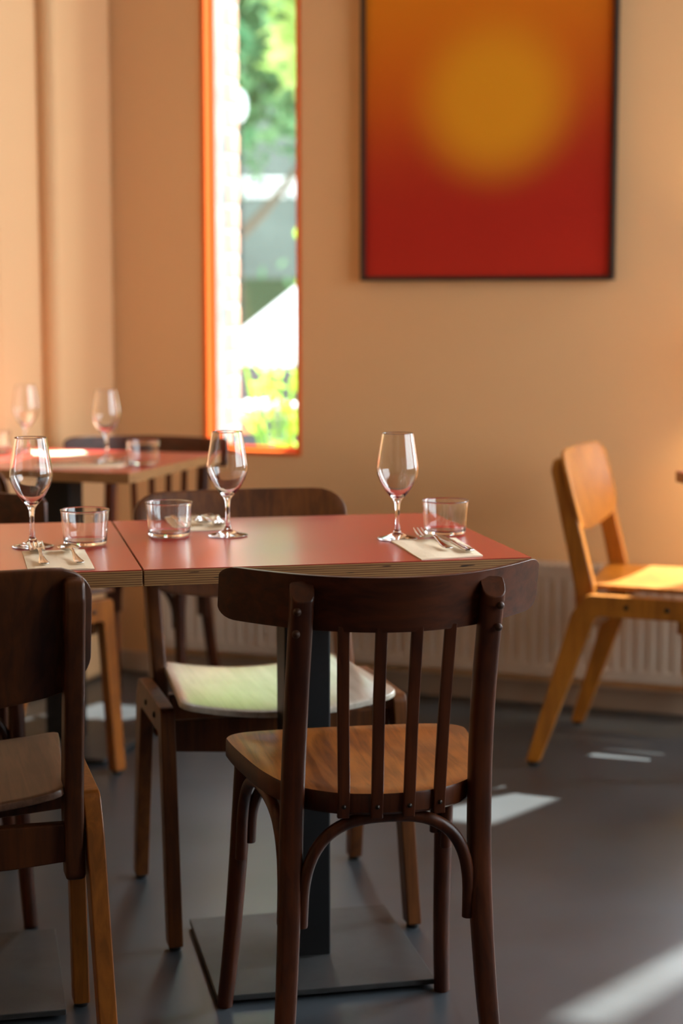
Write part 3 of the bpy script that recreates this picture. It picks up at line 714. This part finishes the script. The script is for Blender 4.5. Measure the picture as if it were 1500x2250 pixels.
# bicycles leaning in front
def bicycle(label, x, y, ang, col):
    t = thing('bicycle', label, 'bicycle', (x, y, -.15), ang, 'bicycles parked outside the window')
    for cx in (-.52, .52):
        tube('wheel', [(cx+.33*math.cos(2*PI*k/28), 0, .34+.33*math.sin(2*PI*k/28)) for k in range(29)], .016, M['tyre'], t, seg=8, up=Vector((0, 1, 0)))
        bm = bmesh.new()
        for k in range(10): a_ = PI*k/10; tube_bm(bm, [Vector((cx+.32*math.cos(a_), 0, .34+.32*math.sin(a_))), Vector((cx-.32*math.cos(a_), 0, .34-.32*math.sin(a_)))], .0015, seg=4)
        from_bm('spoke_set', bm, M['steel'], t)
    cp = plain('cycle_paint', col, .35)
    for a_, b_ in (((-.52, .34), (-.1, .32)), ((-.1, .32), (-.2, .80)), ((-.52, .34), (-.18, .74)), ((-.18, .74), (.38, .80)), ((-.1, .32), (.36, .72)), ((.52, .34), (.36, .95))):
        tube('frame_tube', [(a_[0], 0, a_[1]), (b_[0], 0, b_[1])], .016, cp, t, seg=8)
    tube('handlebar', catmull([(.22, -.26, .98), (.34, -.2, 1.0), (.36, 0, .96), (.34, .2, 1.0), (.22, .26, .98)], 4), .012, M['steel'], t, seg=8, up=Vector((0, 0, 1)))
    tube('saddle', [(-.34, 0, .83), (-.22, 0, .84), (-.08, 0, .83)], [.07, .05, .02], M['white'], t, seg=12, up=Vector((0, 0, 1)), sy=.4)
    return t
bicycle('dark bicycle nearest the window on the pavement outside', -.10, 7.9, math.radians(12), (.05, .05, .06))
bicycle('grey bicycle parked behind the dark one outside', -.55, 8.45, math.radians(-8), (.3, .3, .32))
# terrace table
tt = thing('terrace_table', 'red metal terrace table with a white top outside the window', 'table', (-.66, 6.85, -.15))
lathe('tabletop', [(0, .865), (.30, .865), (.32, .875), (.32, .89), (0, .89)], M['white'], tt, 40)
lathe('rim', [(.315, .79), (.325, .79), (.325, .872), (.315, .872)], M['redp'], tt, 40)
tube('column', [(0, 0, .02), (0, 0, .865)], .03, M['redp'], tt); lathe('foot', [(0, 0), (.22, 0), (.22, .015), (.04, .04), (0, .04)], M['redp'], tt, 32)
# leafy potted shrub, leaves one by one
sh = thing('potted_shrub', 'bright green large-leaved potted shrub just outside the window', 'plant', (-.19, 6.2, -.15))
lathe('planter', [(0, 0), (.15, 0), (.20, .38), (.21, .38), (.21, .42), (.18, .42), (.175, .36), (0, .36)], M['terra'], sh, 32)
lv = []
s_ = 1.0
LV = [(0, -1, .0), (.34, -.55, .02), (.46, 0, .05), (.30, .55, .02), (0, 1, -.10), (-.30, .55, .02), (-.46, 0, .05), (-.34, -.55, .02), (0, 0, -.02)]
lf = mesh('leaf', LV, [(8, i, (i+1) % 8) for i in range(8)], M['leafb'], sh, True); first = True
for k in range(9):
    a_ = k*2.4; top = (math.cos(a_)*.16*(1 if k else 0), math.sin(a_)*.14, .95+.04*k if k < 8 else 1.72)
    if k == 8: top = (.055, 0, 1.74)
    st = catmull([(math.cos(a_)*.05, math.sin(a_)*.05, .36), (top[0]*.6, top[1]*.6, .36+(top[2]-.36)*.5), top], 5)
    tube('stem', st, .006, M['leafb'], sh, seg=6)
    n = 11 if k < 8 else 14
    for j in range(n):
        u = (.25+.75*j/(n-1)); p = st[min(len(st)-1, int(u*(len(st)-1)))]
        if first: o = lf; first = False
        else: o = lf.copy(); C.objects.link(o)
        b_ = random.random()*2*PI; sz = random.uniform(.035, .058)
        o.location = (p.x+math.cos(b_)*.05, p.y+math.sin(b_)*.05, p.z+random.uniform(-.02, .03))
        o.rotation_euler = (random.uniform(.2, 1.1), random.uniform(-.3, .3), b_-PI/2); o.scale = (sz, sz, sz)
